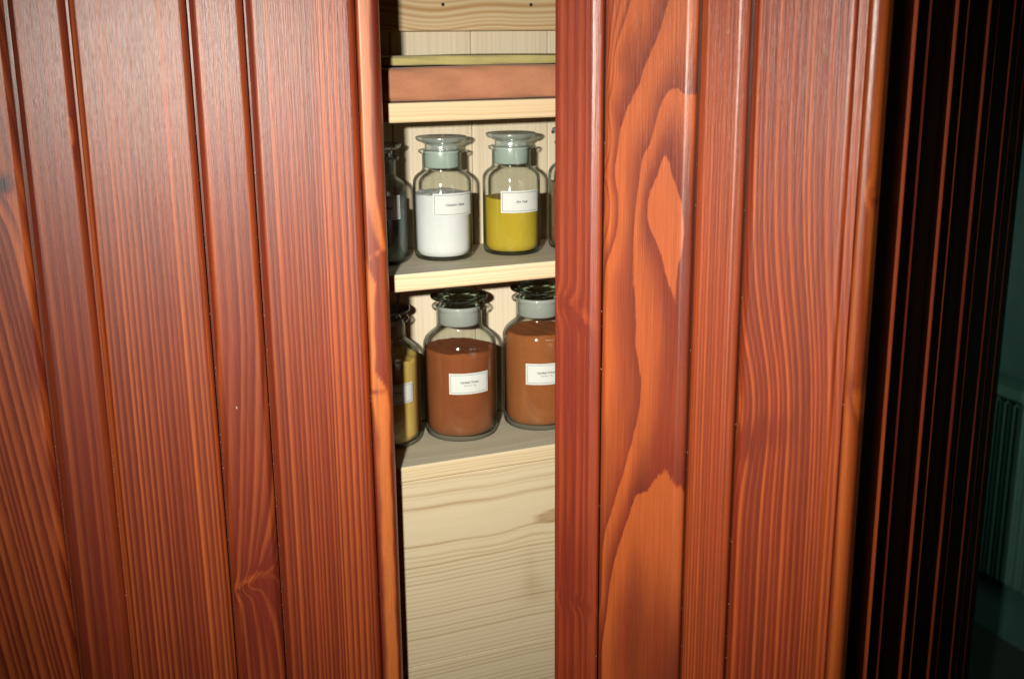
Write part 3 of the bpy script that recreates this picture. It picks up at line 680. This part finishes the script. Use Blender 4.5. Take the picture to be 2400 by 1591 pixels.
# ------------------------------------------------------------------ room beyond, at the far right
def plain(name, col, rough=0.6, sc_=30, var=0.15):
    T = NT(name); nz = T.noise(T.pos(), sc_, 3)
    T.principled(T.mix(nz, tuple(c * (1 - var) for c in col), tuple(c * (1 + var) for c in col)), rough, Specular_IOR_Level=0.3); return T.m
wall_m = plain('wall_paint', (0.13, 0.30, 0.26)); rad_m = plain('radiator_enamel', (0.20, 0.44, 0.36), 0.45); floor_m = plain('floor_boards', (0.07, 0.11, 0.09), 0.7, 5)
o = mesh_obj('room_wall', [(-1.5, 0.09, 0), (3.5, 0.09, 0), (3.5, 0.09, 2.6), (-1.5, 0.09, 2.6), (-1.5, 0.2, 0), (3.5, 0.2, 0), (3.5, 0.2, 2.6), (-1.5, 0.2, 2.6)],
             [(0, 1, 2, 3), (4, 7, 6, 5), (0, 3, 7, 4), (1, 5, 6, 2), (3, 2, 6, 7), (0, 4, 5, 1)], wall_m)
o.location = (1.179, 2.6, 0); o.rotation_euler = (0, 0, R_(-68)); o['kind'] = 'structure'
o = mesh_obj('floor', [(-3, -1.5, 0), (4, -1.5, 0), (4, 6, 0), (-3, 6, 0), (-3, -1.5, -0.05), (4, -1.5, -0.05), (4, 6, -0.05), (-3, 6, -0.05)],
             [(0, 1, 2, 3), (4, 7, 6, 5), (0, 4, 5, 1), (1, 5, 6, 2), (2, 6, 7, 3), (3, 7, 4, 0)], floor_m); o['kind'] = 'structure'
rad = tag(empty('radiator', (1.179, 2.6, 0), -68), 'dim green ribbed radiator on the wall at the right edge', 'radiator')
def box(name, s0, s1, y0, y1, z0, z1, mat, parent, bev=0.003):
    bm = bmesh.new(); bmesh.ops.create_cube(bm, size=1)
    for v in bm.verts: v.co = ((s0 + s1) / 2 + v.co.x * (s1 - s0), (y0 + y1) / 2 + v.co.y * (y1 - y0), (z0 + z1) / 2 + v.co.z * (z1 - z0))
    bmesh.ops.bevel(bm, geom=bm.edges[:], offset=bev, segments=2, affect='EDGES')
    me = bpy.data.meshes.new(name); bm.to_mesh(me); bm.free(); me.materials.append(mat)
    return link(bpy.data.objects.new(name, me), parent)
box('panel', -0.30, 0.62, 0.030, 0.050, 0.185, 0.660, rad_m, rad)
box('top_rail', -0.31, 0.63, -0.005, 0.06, 0.664, 0.690, rad_m, rad)
fin = box('fin', -0.009, 0.009, 0.006, 0.0295, 0.195, 0.652, rad_m, rad, 0.006)
fin.location.x = -0.28
for k in range(1, 31):
    c = fin.copy(); c.location.x = -0.28 + k * 0.029; link(c, rad)

# ------------------------------------------------------------------ cabinet top (above the frame)
V = [(-0.72, 0.83), (-0.107, 1.0), (0.03, 0.846), (0.2266, 0.72), (0.76, 1.74), (-0.55, 1.14)]
V = [(x, y - 1.0, z) for z in (2.001, 2.02) for x, y in V]
mesh_obj('top_board', V, [(0, 1, 2, 3, 4, 5), (11, 10, 9, 8, 7, 6)] + [(i, i + 6, (i + 1) % 6 + 6, (i + 1) % 6) for i in range(6)], plain('stained_top', (0.3, 0.06, 0.02)), cabinet)
